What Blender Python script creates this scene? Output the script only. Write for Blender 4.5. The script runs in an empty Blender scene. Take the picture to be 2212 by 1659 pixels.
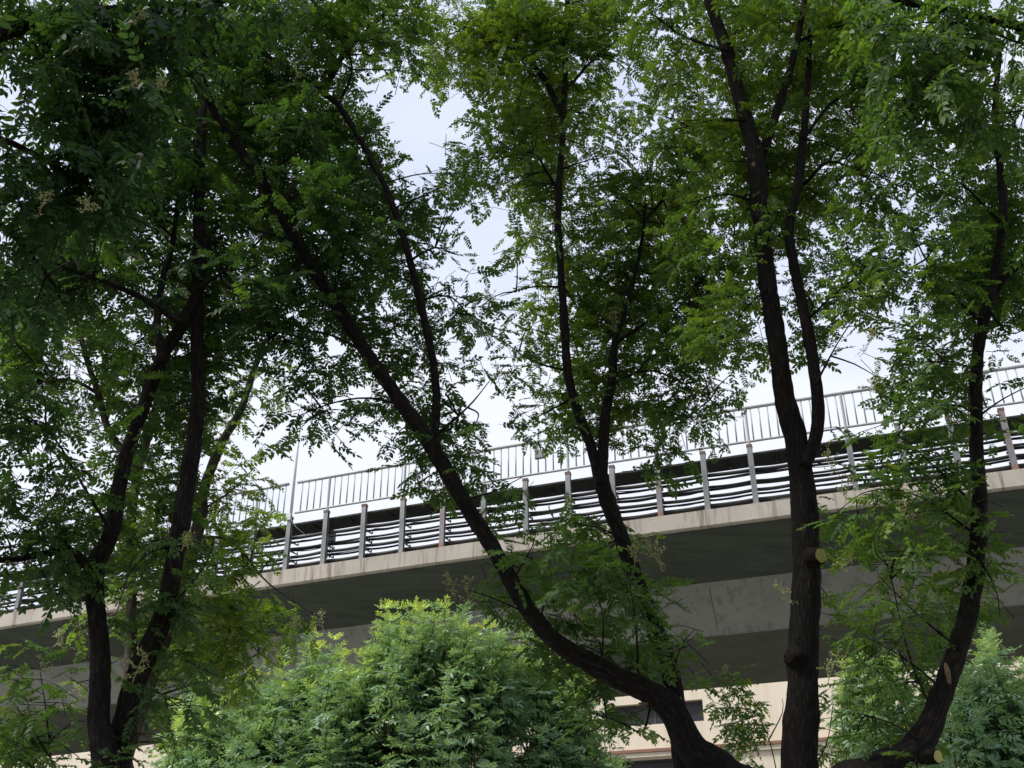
import bpy, math, random
import numpy as np
from mathutils import Vector, noise as mnoise

random.seed(7)
rng = np.random.default_rng(11)
sc = bpy.context.scene
C = sc.collection
R = math.radians

# ------------------------------------------------------------------ camera
EYE = Vector((0.0, 0.0, 1.6))
PITCH, ROLL, FPX = R(28.9), R(-0.25), 4290.0
cd = bpy.data.cameras.new('camera')
cam = bpy.data.objects.new('camera', cd)
C.objects.link(cam)
cam.location = EYE
cam.rotation_mode = 'XYZ'
from mathutils import Matrix
cam.matrix_world = Matrix.Translation(EYE) @ Matrix.Rotation(R(90) + PITCH, 4, 'X') @ Matrix.Rotation(ROLL, 4, 'Z')
cd.sensor_fit = 'HORIZONTAL'
cd.sensor_width = 36.0
cd.lens = 36.0 * FPX / 4032.0
cd.clip_start = 0.05
cd.clip_end = 3000
sc.camera = cam

# ------------------------------------------------------------------ sky, sun, exposure
SUN_EL, SUN_AZ = R(53), R(255)          # azimuth clockwise from +Y (the view direction)
w = bpy.data.worlds.new('World')
sc.world = w
w.use_nodes = True
nt = w.node_tree
nt.nodes.clear()
N, L = nt.nodes.new, nt.links.new
out = N('ShaderNodeOutputWorld')
bg = N('ShaderNodeBackground')
sky = N('ShaderNodeTexSky')
sky.sky_type = 'NISHITA'
sky.sun_disc = False
sky.sun_elevation = SUN_EL
sky.sun_rotation = SUN_AZ
sky.dust_density = 2.0
tc = N('ShaderNodeTexCoord')
mp = N('ShaderNodeMapping')
mp.inputs['Scale'].default_value = (1.0, 1.0, 2.6)
nz = N('ShaderNodeTexNoise')
nz.inputs['Scale'].default_value = 2.3
nz.inputs['Detail'].default_value = 5
nz.inputs['Roughness'].default_value = 0.55
rp = N('ShaderNodeValToRGB')             # thin bright overcast with slightly bluer thin patches
rp.color_ramp.elements[0].position = 0.32
rp.color_ramp.elements[0].color = (5.0, 5.7, 7.3, 1)
rp.color_ramp.elements[1].position = 0.66
rp.color_ramp.elements[1].color = (7.3, 7.5, 8.3, 1)
mx = N('ShaderNodeMix')
mx.data_type = 'RGBA'
mx.inputs[0].default_value = 0.9
L(tc.outputs['Generated'], mp.inputs['Vector'])
L(mp.outputs[0], nz.inputs['Vector'])
sx = N('ShaderNodeSeparateXYZ')
mr = N('ShaderNodeMapRange')             # overcast thins with height
mr.inputs['From Min'].default_value = 0.46
mr.inputs['From Max'].default_value = 0.66
mr.inputs['To Min'].default_value = 0.16
mr.inputs['To Max'].default_value = -0.12
ad = N('ShaderNodeMath')
ad.operation = 'ADD'
L(tc.outputs['Generated'], sx.inputs[0])
L(sx.outputs['Z'], mr.inputs['Value'])
L(nz.outputs['Fac'], ad.inputs[0])
L(mr.outputs[0], ad.inputs[1])
L(ad.outputs[0], rp.inputs[0])
L(sky.outputs[0], mx.inputs[6])
L(rp.outputs[0], mx.inputs[7])
L(mx.outputs[2], bg.inputs['Color'])
bg.inputs['Strength'].default_value = 0.1
L(bg.outputs[0], out.inputs[0])

sd = bpy.data.lights.new('sun', 'SUN')
sd.energy = 3.4
sd.angle = R(14)
sd.color = (1.0, 0.95, 0.87)
so = bpy.data.objects.new('sun', sd)
C.objects.link(so)
sdir = Vector((math.sin(SUN_AZ) * math.cos(SUN_EL), math.cos(SUN_AZ) * math.cos(SUN_EL), math.sin(SUN_EL)))
so.rotation_mode = 'QUATERNION'
so.rotation_quaternion = sdir.to_track_quat('Z', 'Y')
so.location = (0, -10, 40)

sc.view_settings.view_transform = 'Standard'
sc.view_settings.look = 'None'
sc.view_settings.exposure = 0.5
sc.view_settings.gamma = 1.0
sc.render.engine = 'CYCLES'
sc.cycles.max_bounces = 7
sc.cycles.diffuse_bounces = 4
sc.cycles.transmission_bounces = 4

# ------------------------------------------------------------------ helpers
K = 4032.0 / 2212.0
FD, CX, CY = FPX / K, 1106.0, 829.5
cp, sp = math.cos(PITCH), math.sin(PITCH)
cr, sr = math.cos(ROLL), math.sin(ROLL)

def ray(px, py):
    u0, v0 = (px - CX) / FD, (py - CY) / FD
    u = u0 * cr + v0 * sr
    v = -u0 * sr + v0 * cr
    return Vector((u, cp + v * sp, sp - v * cp))

def at(px, py, Y):
    d = ray(px, py)
    return EYE + d * (Y / d.y)

def tag(o, label=None, cat=None, group=None, kind=None):
    if label: o['label'] = label
    if cat: o['category'] = cat
    if group: o['group'] = group
    if kind: o['kind'] = kind
    return o

def empty(name, loc=(0, 0, 0)):
    o = bpy.data.objects.new(name, None)
    o.empty_display_size = 0.2
    C.objects.link(o)
    o.location = loc
    return o

def link(name, me, parent=None, mats=()):
    o = bpy.data.objects.new(name, me)
    C.objects.link(o)
    for m in mats:
        if m.name not in me.materials: me.materials.append(m)
    if parent is not None:
        o.parent = parent
        o.matrix_parent_inverse = Matrix.Translation(-Vector(parent.location))
    return o

class MB:
    """collects vertices and faces for one mesh"""
    def __init__(s):
        s.v, s.f, s.a = [], [], []
        s.smooth = False
    def add(s, vs, fs, at_=None):
        b = len(s.v)
        s.v += [tuple(x) for x in vs]
        s.f += [tuple(i + b for i in f) for f in fs]
        s.a += at_ if at_ is not None else [(0, 0, 0)] * len(vs)
    def box8(s, p):
        s.add(p, [(0, 1, 2, 3), (7, 6, 5, 4), (0, 4, 5, 1), (1, 5, 6, 2), (2, 6, 7, 3), (3, 7, 4, 0)])
    def prism(s, ring0, ring1):
        n = len(ring0)
        fs = [(i, (i + 1) % n, n + (i + 1) % n, n + i) for i in range(n)]
        fs += [tuple(range(n))[::-1], tuple(range(n, 2 * n))]
        s.add(list(ring0) + list(ring1), fs)
    def tube(s, pts, rad, sides=8, cap=True, bark=0.0, seed=0.0):
        pts = [Vector(p) for p in pts]
        if not hasattr(rad, '__len__'): rad = [rad] * len(pts)
        vs, fs, at_ = [], [], []
        t = (pts[1] - pts[0]).normalized()
        up = Vector((0, 0, 1)) if abs(t.z) < 0.9 else Vector((0, 1, 0))
        x = t.cross(up).normalized()
        run = 0.0
        n = len(pts)
        for i, p in enumerate(pts):
            if i: run += (p - pts[i - 1]).length
            t = ((pts[i + 1] if i + 1 < n else p) - (pts[i - 1] if i else p)).normalized()
            x = (x - t * x.dot(t)).normalized()
            y = t.cross(x)
            for k in range(sides):
                a = 2 * math.pi * k / sides
                d = x * math.cos(a) + y * math.sin(a)
                r = rad[i]
                q = (math.cos(a), math.sin(a))
                if bark:
                    big = mnoise.noise(Vector((q[0] * 0.9 + seed, q[1] * 0.9, run * 2.2)))
                    rid = abs(mnoise.noise(Vector((q[0] * 3.6 + seed, q[1] * 3.6, run * 5.5 + seed))))
                    fine = mnoise.noise(Vector((q[0] * 6 + seed, q[1] * 6, run * 9)))
                    r = r * (1 + 0.15 * big) + bark * (rid * 1.5 - 0.4) + bark * 0.35 * fine
                vs.append(p + d * r)
                at_.append((q[0] * rad[i] * 16 + seed, q[1] * rad[i] * 16, run * 3.2))
        for i in range(n - 1):
            for k in range(sides):
                k2 = (k + 1) % sides
                fs.append((i * sides + k, i * sides + k2, (i + 1) * sides + k2, (i + 1) * sides + k))
        if cap:
            fs.append(tuple(range(sides))[::-1])
            fs.append(tuple((n - 1) * sides + k for k in range(sides)))
        s.add(vs, fs, at_)
    def build(s, name, mat, parent=None, smooth=False, coords=False):
        me = bpy.data.meshes.new(name)
        me.from_pydata(s.v, [], s.f)
        if smooth: me.shade_smooth()
        if coords:
            a = me.attributes.new('grain', 'FLOAT_VECTOR', 'POINT')
            a.data.foreach_set('vector', np.array(s.a, dtype=np.float32).ravel())
        return link(name, me, parent, [mat])

def spline(pts, step):
    """Catmull-Rom through (Vector, radius) pairs"""
    P = [Vector(p) for p, _ in pts]
    r = [q for _, q in pts]
    P = [P[0] * 2 - P[1]] + P + [P[-1] * 2 - P[-2]]
    r = [r[0]] + r + [r[-1]]
    op, orr = [], []
    for i in range(1, len(P) - 2):
        n = max(2, int((P[i + 1] - P[i]).length / step))
        for k in range(n):
            t = k / n
            op.append(0.5 * ((2 * P[i]) + (-P[i - 1] + P[i + 1]) * t + (2 * P[i - 1] - 5 * P[i] + 4 * P[i + 1] - P[i + 2]) * t * t
                             + (-P[i - 1] + 3 * P[i] - 3 * P[i + 1] + P[i + 2]) * t ** 3))
            orr.append(r[i] * (1 - t) + r[i + 1] * t)
    op.append(P[-2]); orr.append(r[-2])
    return op, orr

# ------------------------------------------------------------------ materials
def new_mat(name):
    m = bpy.data.materials.new(name)
    m.use_nodes = True
    t = m.node_tree
    t.nodes.clear()
    o = t.nodes.new('ShaderNodeOutputMaterial')
    return m, t, o

def ramp(t, fac, stops):
    r = t.nodes.new('ShaderNodeValToRGB')
    e = r.color_ramp.elements
    while len(e) < len(stops): e.new(0.5)
    for k, (p, c) in enumerate(stops):
        e[k].position = p
        e[k].color = (*c, 1)
    t.links.new(fac, r.inputs[0])
    return r.outputs[0]

def noise_node(t, vec, scale, detail=4, rough=0.55, vscale=None):
    if vscale is not None:
        m = t.nodes.new('ShaderNodeMapping')
        m.inputs['Scale'].default_value = vscale
        t.links.new(vec, m.inputs['Vector'])
        vec = m.outputs[0]
    n = t.nodes.new('ShaderNodeTexNoise')
    n.inputs['Scale'].default_value = scale
    n.inputs['Detail'].default_value = detail
    n.inputs['Roughness'].default_value = rough
    t.links.new(vec, n.inputs['Vector'])
    return n.outputs['Fac']

def mixc(t, fac, a, b, mode='MIX'):
    m = t.nodes.new('ShaderNodeMix')
    m.data_type = 'RGBA'
    m.blend_type = mode
    if isinstance(fac, float): m.inputs[0].default_value = fac
    else: t.links.new(fac, m.inputs[0])
    for k, c in ((6, a), (7, b)):
        if isinstance(c, tuple): m.inputs[k].default_value = (*c, 1)
        else: t.links.new(c, m.inputs[k])
    return m.outputs[2]

def principled(t, o, col, rough=0.7, metal=0.0, height=None, bump=0.3, dist=0.02, spec=0.4):
    p = t.nodes.new('ShaderNodeBsdfPrincipled')
    if isinstance(col, tuple): p.inputs['Base Color'].default_value = (*col, 1)
    else: t.links.new(col, p.inputs['Base Color'])
    p.inputs['Roughness'].default_value = rough
    p.inputs['Metallic'].default_value = metal
    p.inputs['Specular IOR Level'].default_value = spec
    if height is not None:
        b = t.nodes.new('ShaderNodeBump')
        b.inputs['Strength'].default_value = bump
        b.inputs['Distance'].default_value = dist
        t.links.new(height, b.inputs['Height'])
        t.links.new(b.outputs[0], p.inputs['Normal'])
    t.links.new(p.outputs[0], o.inputs[0])
    return p

def objvec(t):
    return t.nodes.new('ShaderNodeTexCoord').outputs['Object']

def attr(t, name):
    a = t.nodes.new('ShaderNodeAttribute')
    a.attribute_name = name
    return a

def mat_bark(name, lo, hi, mid):
    m, t, o = new_mat(name)
    v = attr(t, 'grain').outputs['Vector']
    ridges = noise_node(t, v, 3.2, 5, 0.6, (1.0, 1.0, 1.1))
    fine = noise_node(t, v, 12, 4, 0.6, (1.0, 1.0, 0.6))
    big = noise_node(t, v, 0.9, 3)
    c = ramp(t, ridges, [(0.36, lo), (0.56, mid), (0.72, hi)])
    c2 = mixc(t, big, c, mid, 'MIX')
    c3 = mixc(t, 0.35, c, c2)
    h = t.nodes.new('ShaderNodeMath'); h.operation = 'MULTIPLY_ADD'
    t.links.new(fine, h.inputs[0]); h.inputs[1].default_value = 0.4
    t.links.new(ridges, h.inputs[2])
    principled(t, o, c3, 0.9, 0, h.outputs[0], 0.9, 0.02, 0.15)
    return m

M = {}
M['bark'] = mat_bark('bark_dark', (0.005, 0.0045, 0.0045), (0.050, 0.040, 0.032), (0.014, 0.0115, 0.0105))
M['bark_pale'] = mat_bark('bark_pale', (0.035, 0.032, 0.028), (0.20, 0.18, 0.15), (0.085, 0.075, 0.062))

def mat_leaf(name, dark, light, young, trans=0.42, warm=(1.35, 1.25, 0.45), rough=0.5, spec=0.35):
    m, t, o = new_mat(name)
    a = attr(t, 'tone').outputs['Fac']
    c = ramp(t, a, [(0.0, dark), (0.6, light), (1.0, young)])
    d = t.nodes.new('ShaderNodeBsdfPrincipled')
    t.links.new(c, d.inputs['Base Color'])
    d.inputs['Roughness'].default_value = rough
    d.inputs['Specular IOR Level'].default_value = spec
    tr = t.nodes.new('ShaderNodeBsdfTranslucent')
    t.links.new(mixc(t, 1.0, c, warm, 'MULTIPLY'), tr.inputs['Color'])
    ms = t.nodes.new('ShaderNodeMixShader')
    ms.inputs[0].default_value = trans
    t.links.new(d.outputs[0], ms.inputs[1])
    t.links.new(tr.outputs[0], ms.inputs[2])
    t.links.new(ms.outputs[0], o.inputs[0])
    return m

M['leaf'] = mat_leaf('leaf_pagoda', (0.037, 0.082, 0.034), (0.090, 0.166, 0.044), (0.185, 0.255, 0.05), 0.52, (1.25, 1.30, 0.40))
M['leaf_ash'] = mat_leaf('leaf_ash', (0.125, 0.235, 0.155), (0.26, 0.42, 0.245), (0.48, 0.62, 0.17), 0.34, rough=0.40, spec=0.6)

def mat_concrete(name, base, dark, streak=None, sscale=(2.2, 2.2, 0.12), lines=False):
    m, t, o = new_mat(name)
    v = objvec(t)
    n1 = noise_node(t, v, 1.1, 6, 0.6)
    n2 = noise_node(t, v, 30, 3, 0.6)
    c = ramp(t, n1, [(0.3, dark), (0.62, base)])
    c = mixc(t, 0.25, c, ramp(t, n2, [(0.35, dark), (0.65, base)]))
    if streak:
        s = noise_node(t, v, 2.6, 4, 0.65, sscale)
        f = ramp(t, s, [(0.52, (0, 0, 0)), (0.68, (.9, .9, .9))])
        c = mixc(t, f, c, streak)
    if lines:                              # formwork board lines
        mp_ = t.nodes.new('ShaderNodeMapping'); mp_.inputs['Rotation'].default_value = (0, 0, 0.325)
        t.links.new(v, mp_.inputs['Vector'])
        bk = t.nodes.new('ShaderNodeTexBrick')
        for nm_, vl_ in (('Scale', 1.0), ('Brick Width', 2.44), ('Row Height', 0.61), ('Mortar Size', 0.009), ('Mortar Smooth', 0.3)): bk.inputs[nm_].default_value = vl_
        t.links.new(mp_.outputs[0], bk.inputs['Vector'])
        sc2 = t.nodes.new('ShaderNodeMath'); sc2.operation = 'MULTIPLY'; sc2.inputs[1].default_value = 0.4
        t.links.new(bk.outputs['Fac'], sc2.inputs[0])
        c = mixc(t, sc2.outputs[0], c, tuple(q * .35 for q in dark))
    principled(t, o, c, 0.88, 0, n2, 0.15, 0.01, 0.2)
    return m

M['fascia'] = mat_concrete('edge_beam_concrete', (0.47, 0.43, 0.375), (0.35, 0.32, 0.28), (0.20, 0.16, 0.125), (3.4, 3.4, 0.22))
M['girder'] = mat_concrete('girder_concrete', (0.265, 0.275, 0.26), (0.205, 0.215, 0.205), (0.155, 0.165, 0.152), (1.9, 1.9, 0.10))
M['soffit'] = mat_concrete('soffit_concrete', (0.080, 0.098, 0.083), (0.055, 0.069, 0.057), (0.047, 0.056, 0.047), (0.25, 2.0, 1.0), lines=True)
M['stain'] = mat_concrete('dark_stain', (0.05, 0.04, 0.035), (0.03, 0.026, 0.022))
M['wall'] = mat_concrete('building_render', (0.75, 0.665, 0.53), (0.69, 0.61, 0.48), (0.62, 0.545, 0.43), (1.0, 1.0, 0.1))
M['ledge'] = mat_concrete('ledge_paint', (0.30, 0.16, 0.12), (0.24, 0.13, 0.10))
M['ground'] = mat_concrete('ground_paving', (0.30, 0.285, 0.25), (0.20, 0.19, 0.165))
M['pier'] = M['girder']

def mat_metal(name, base, dark, rust=None, rscale=4.0, cut=0.56, metal=0.25, rough=0.5):
    m, t, o = new_mat(name)
    v = objvec(t)
    n1 = noise_node(t, v, 6, 5, 0.6, (1, 1, 0.3))
    c = ramp(t, n1, [(0.3, dark), (0.65, base)])
    if rust:
        n2 = noise_node(t, v, rscale, 6, 0.7, (1, 1, 0.35))
        f = ramp(t, n2, [(cut, (0, 0, 0)), (cut + 0.1, (1, 1, 1))])
        c = mixc(t, f, c, rust)
    principled(t, o, c, rough, metal, n1, 0.1, 0.005)
    return m

M['galv'] = mat_metal('galvanised_steel', (0.25, 0.255, 0.25), (0.14, 0.145, 0.15), (0.20, 0.115, 0.075), 3.0, 0.60)
M['rust'] = mat_metal('rusty_steel', (0.16, 0.10, 0.075), (0.07, 0.05, 0.04), None, metal=0.0, rough=0.8)
M['rail'] = mat_metal('painted_rail', (0.40, 0.41, 0.41), (0.29, 0.30, 0.305), (0.30, 0.20, 0.14), 5.0, 0.66, 0.0, 0.45)
M['white'] = mat_metal('white_paint', (0.58, 0.59, 0.60), (0.48, 0.49, 0.50), None, metal=0.0)
M['cable'] = mat_metal('cable_sheath', (0.022, 0.021, 0.021), (0.012, 0.012, 0.012), None, metal=0.0, rough=0.6)
M['bracket'] = mat_metal('bracket_steel', (0.10, 0.095, 0.09), (0.05, 0.048, 0.045), (0.08, 0.045, 0.03), 6, 0.55, 0.2)
M['panel'] = mat_metal('walkway_panel', (0.055, 0.053, 0.050), (0.032, 0.031, 0.030), None, metal=0.0, rough=0.8)
M['box'] = mat_metal('box_paint', (0.20, 0.21, 0.20), (0.13, 0.14, 0.135), None, metal=0.0)
M['trim'] = mat_metal('window_frame', (0.09, 0.09, 0.095), (0.05, 0.05, 0.055), None, metal=0.2)
M['blind'] = mat_metal('roller_blind', (0.055, 0.054, 0.058), (0.040, 0.040, 0.044), None, metal=0.0, rough=0.9)
m, t, o = new_mat('window_glass')
principled(t, o, (0.012, 0.013, 0.016), 0.12, 0, None, spec=0.5)
M['glass'] = m
m, t, o = new_mat('cut_wood')
v = attr(t, 'grain').outputs['Vector']
wv = t.nodes.new('ShaderNodeTexWave'); wv.wave_type = 'RINGS'; wv.rings_direction = 'Z'
wv.inputs['Scale'].default_value = 9; wv.inputs['Distortion'].default_value = 3
t.links.new(v, wv.inputs['Vector'])
principled(t, o, ramp(t, wv.outputs['Fac'], [(0.0, (0.28, 0.24, 0.07)), (1.0, (0.42, 0.38, 0.13))]), 0.85)
M['cut'] = m
m, t, o = new_mat('torn_wood')
principled(t, o, ramp(t, noise_node(t, attr(t, 'grain').outputs['Vector'], 6, 5), [(0.35, (0.06, 0.035, 0.022)), (0.65, (0.23, 0.15, 0.095))]), 0.9)
M['torn'] = m
m, t, o = new_mat('blossom')
a = attr(t, 'tone').outputs['Fac']
principled(t, o, ramp(t, a, [(0.0, (0.17, 0.19, 0.05)), (1.0, (0.62, 0.58, 0.36))]), 0.7)
M['blossom'] = m

# ------------------------------------------------------------------ ground
mb = MB()
mb.add([(-900, -900, 0), (900, -900, 0), (900, 900, 0), (-900, 900, 0)], [(0, 1, 2, 3)])
tag(mb.build('ground', M['ground']), kind='structure')

# ------------------------------------------------------------------ viaduct
YAW, KAP, GR = -0.3257, 0.0037, 0.0117
BX0, BY0, BH = 2.19, 21.857, 8.6045

def bp(s, n, z):
    """point of the viaduct frame: s metres along, n metres behind the post line, z metres above the post feet"""
    t = s - 8.0
    a = YAW + KAP * t / 2
    b = YAW + KAP * t
    return Vector((BX0 + t * math.cos(a) - n * math.sin(b), BY0 + t * math.sin(a) + n * math.cos(b), EYE.z + BH + GR * t + z))

def bt(s):
    b = YAW + KAP * (s - 8)
    return Vector((math.cos(b), math.sin(b), GR)), Vector((-math.sin(b), math.cos(b), 0))

def sweep(mb, prof, s0, s1, step=1.0, caps=True):
    ns = max(1, round((s1 - s0) / step))
    n = len(prof)
    vs = [bp(s0 + (s1 - s0) * i / ns, p[0], p[1]) for i in range(ns + 1) for p in prof]
    fs = [(i * n + k, i * n + (k + 1) % n, (i + 1) * n + (k + 1) % n, (i + 1) * n + k) for i in range(ns) for k in range(n)]
    if caps: fs += [tuple(range(n))[::-1], tuple(ns * n + k for k in range(n))]
    mb.add(vs, fs)

S0, S1 = -32.0, 34.0
via = empty('viaduct', bp(8, 4, -10))
via.location.z = 0
tag(via, 'long grey concrete viaduct crossing behind the trees, box girder with a pale edge beam', 'viaduct')
mb = MB(); sweep(mb, [(-0.17, 0.0), (-0.17, -0.34), (-0.13, -0.37), (0.30, -0.37), (0.30, 0.0)], S0, S1)
mb.build('edge_beam', M['fascia'], via)
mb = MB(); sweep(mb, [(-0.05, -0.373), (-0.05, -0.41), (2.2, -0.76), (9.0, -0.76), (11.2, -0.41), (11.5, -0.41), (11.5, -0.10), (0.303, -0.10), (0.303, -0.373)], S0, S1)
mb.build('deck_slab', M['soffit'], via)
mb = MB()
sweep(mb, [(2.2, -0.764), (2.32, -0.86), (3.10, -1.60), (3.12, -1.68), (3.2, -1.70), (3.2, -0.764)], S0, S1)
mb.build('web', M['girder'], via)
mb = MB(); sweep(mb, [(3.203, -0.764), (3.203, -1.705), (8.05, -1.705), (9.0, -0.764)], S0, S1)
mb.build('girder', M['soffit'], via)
# formwork joint lines on the web and crack-like stains
for s in (-6.4, -3.1, 1.2, 4.6, 9.55, 13.2, 17.0):
    mb = MB()
    r0 = [bp(s, 2.315, -0.868), bp(s + 0.012, 2.315, -0.868), bp(s + 0.012, 3.095, -1.60), bp(s, 3.095, -1.60)]
    mb.prism(r0, [q + bt(s)[1] * 0.02 for q in r0])
    mb.build('panel_joint', M['soffit'], via)
for s, ln in ((.75, .62), (4.2, 0.5), (8.35, 0.6)):
    mb = MB()
    pts = [bp(s + ln * k / 9, 2.32 + 1.054 * (.24 + .025 * math.sin(k * 1.3) - .012 * k), -1.10 - 0.025 * math.sin(k * 1.3) + 0.012 * k) for k in range(10)]
    mb.tube(pts, [0.004 + 0.012 * math.sin(math.pi * (k + 0.5) / 10) * (0.7 + 0.3 * math.sin(k * 2.7)) for k in range(10)], 6)
    mb.build('crack_stain', M['stain'], via)
for s in (-24, 30):
    mb = MB()
    b = [bp(s - 1, 4.2, 0), bp(s + 1, 4.2, 0), bp(s + 1, 7.0, 0), bp(s - 1, 7.0, 0)]
    zt = bp(s, 4, -1.72).z
    mb.prism([Vector((p.x, p.y, -0.1)) for p in b], [Vector((p.x, p.y, zt)) for p in b])
    mb.build('pier', M['pier'], via)

# ---- cable rack: posts, brackets, walkway panel
PH = 1.395
rack = empty('cable_rack', bp(8, 0.2, 0))
tag(rack, 'row of grey steel posts with bracket tiers under a dark walkway panel on the viaduct', 'cable rack')
IDX = list(range(-9, 20))
tiers = [0.14, 0.37, 0.60, 0.83]
def post_mesh():
    m_ = MB()
    h = [(-.055, -.05), (.055, -.05), (.055, -.036), (.008, -.036), (.008, .036), (.055, .036), (.055, .05), (-.055, .05), (-.055, .036), (-.008, .036), (-.008, -.036), (-.055, -.036)]
    m_.prism([(x, y, 0.012) for x, y in h], [(x, y, PH - 0.06) for x, y in h])
    m_.prism([(x, y, 0.0) for x, y in ((-.09, -.09), (.09, -.09), (.09, .09), (-.09, .09))], [(x, y, 0.012) for x, y in ((-.09, -.09), (.09, -.09), (.09, .09), (-.09, .09))])
    for x in (-.07, .07):
        for y in (-.07, .07):
            m_.tube([(x, y, .012), (x, y, .05)], .011, 6)
    me = bpy.data.meshes.new('post'); me.from_pydata(m_.v, [], m_.f); me.materials.append(M['galv'])
    return me
def cap_mesh():
    m_ = MB()
    q = ((-.062, -.056), (.062, -.056), (.062, .056), (-.062, .056))
    m_.prism([(x, y, PH - 0.06) for x, y in q], [(x, y, PH) for x, y in q])
    me = bpy.data.meshes.new('post_cap'); me.from_pydata(m_.v, [], m_.f); me.materials.append(M['rust'])
    return me
def arm_mesh():
    m_ = MB()
    m_.prism([(-.02, .052, -.045), (.02, .052, -.045), (.02, .052, 0), (-.02, .052, 0)], [(-.016, .46, -.012), (.016, .46, -.012), (.016, .46, 0), (-.016, .46, 0)])
    m_.prism([(-.016, .45, 0.0), (.016, .45, 0.0), (.016, .462, 0.0), (-.016, .462, 0.0)], [(-.016, .45, .05), (.016, .45, .05), (.016, .462, .05), (-.016, .462, .05)])
    me = bpy.data.meshes.new('bracket_arm'); me.from_pydata(m_.v, [], m_.f); me.materials.append(M['bracket'])
    return me
pm, cm, am = post_mesh(), cap_mesh(), arm_mesh()
rust_me = pm.copy(); rust_me.materials.clear()
M['galv_rusty'] = mat_metal('rust_streaked_steel', (0.26, 0.26, 0.26), (0.15, 0.15, 0.155), (0.24, 0.13, 0.085), 2.0, 0.46)
rust_me.materials.append(M['galv_rusty'])
def place(o, parent, wm):
    C.objects.link(o)
    o.parent = parent
    o.matrix_parent_inverse = Matrix.Identity(4)
    return o
for i in IDX:
    T, Nn = bt(i)
    az = math.atan2(T.y, T.x)
    po = bpy.data.objects.new('post', rust_me if i in (9, 16, 4) else pm)
    C.objects.link(po)
    po.parent = rack
    po.location = bp(i, 0, 0) - rack.location
    po.rotation_euler = (random.uniform(-.006, .006), random.uniform(-.006, .006), az)
    if i in (9, 16): po['label'] = 'post with brown rust streaks'
    c = bpy.data.objects.new('post_cap', cm); C.objects.link(c); c.parent = po
    for z in tiers:
        b = bpy.data.objects.new('bracket_arm', am); C.objects.link(b); b.parent = po; b.location = (0, 0, z)
for a in range(-9, 19):
    mb = MB()
    sweep(mb, [(0.075, PH - 0.15), (0.075, PH - 0.19), (0.72, PH - 0.19), (0.72, PH - 0.15)], a + 0.006, a + 0.994)
    sweep(mb, [(0.10, PH - 0.191), (0.40, PH - 0.245), (0.66, PH - 0.191)], a + 0.48, a + 0.52)
    mb.build('walkway_panel', M['panel'], rack)

# ---- cables lying on the bracket tiers
def cable(n, z, r, sag, wob, label, seed):
    rs = random.Random(seed)
    mb = MB()
    pts = []
    for q in range(-9 * 8, 19 * 8 + 1):
        s = q / 8
        ph = s - math.floor(s)
        sg = -sag * 4 * ph * (1 - ph) * (0.5 + 0.9 * abs(mnoise.noise(Vector((math.floor(s) * 1.7, seed * 3.1, 0)))) * 2)
        wv_ = wob * mnoise.noise(Vector((s * 0.55, seed * 7.7, 0.3)))
        pts.append(bp(s, n + wv_, z + r + 0.003 + sg + 0.25 * abs(wv_)))
    mb.tube(pts, r, 7)
    o = mb.build('cable', M['cable'], smooth=True)
    tag(o, label, 'cable', 'black cables on the viaduct rack')
tn = ['lowest', 'second lowest', 'second highest', 'highest']
sizes = [[('thick', .044), ('medium', .026), ('bundled', .046)], [('thick', .038), ('thin', .012), ('medium', .024)],
         [('medium', .026), ('thin', .011), ('thick', .034)], [('thick', .042), ('thin', .010), ('medium', .026)]]
sd_ = 1
for k, z in enumerate(tiers):
    for j, (nm, r) in enumerate(sizes[k]):
        nn = (0.12, 0.22, 0.31)[j]
        cable(nn, z, r, 0.022 if r > .02 else 0.05, 0.07, '%s black cable at the %s of the %s bracket tier' % (nm, ('front', 'middle', 'back')[j], tn[k]), sd_)
        sd_ += 1
cable(0.30, 1.03, 0.011, 0.03, 0.05, 'thin front wire strung just under the walkway panel of the viaduct', 41)
cable(0.60, 1.00, 0.010, 0.03, 0.05, 'thin rear wire strung just under the walkway panel of the viaduct', 42)

# ---- railings on the post tops
def railing(s0, s1, posts, label):
    root = empty('railing', bp((s0 + s1) / 2, 0, PH))
    tag(root, label, 'railing', 'railings above the viaduct posts')
    zb, zt = PH + 0.085, PH + 0.885
    ns = int((s1 - s0) / 0.5)
    for nm, z, r in (('top_rail', zt, .038), ('bottom_rail', zb, .027)):
        mb = MB(); mb.tube([bp(s0 + (s1 - s0) * k / ns, 0, z) for k in range(ns + 1)], r, 12)
        mb.build(nm, M['rail'], root, True)
    for s in posts:
        mb = MB(); mb.tube([bp(s, 0, PH + 0.002), bp(s, 0, zt - .036)], .031, 10); mb.tube([bp(s, 0, PH + .002), bp(s, 0, PH + .012)], .05, 10)
        mb.build('railing_post', M['rail'], root, False)
    s = s0 + 0.14
    while s < s1 - 0.05:
        if all(abs(s - p) > 0.06 for p in posts):
            mb = MB(); mb.tube([bp(s, 0, zb + .024), bp(s, 0, zt - .036)], .0165, 8)
            mb.build('baluster', M['rail'], root, True)
        s += 0.178
railing(-8.9, -0.14, [-7, -5, -3, -1], 'grey tube railing ending left of the white pole above the viaduct')
railing(0.11, 17.0, [1, 3, 5, 7, 9, 11, 13, 15], 'long grey tube railing running right from the white pole above the viaduct')

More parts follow.
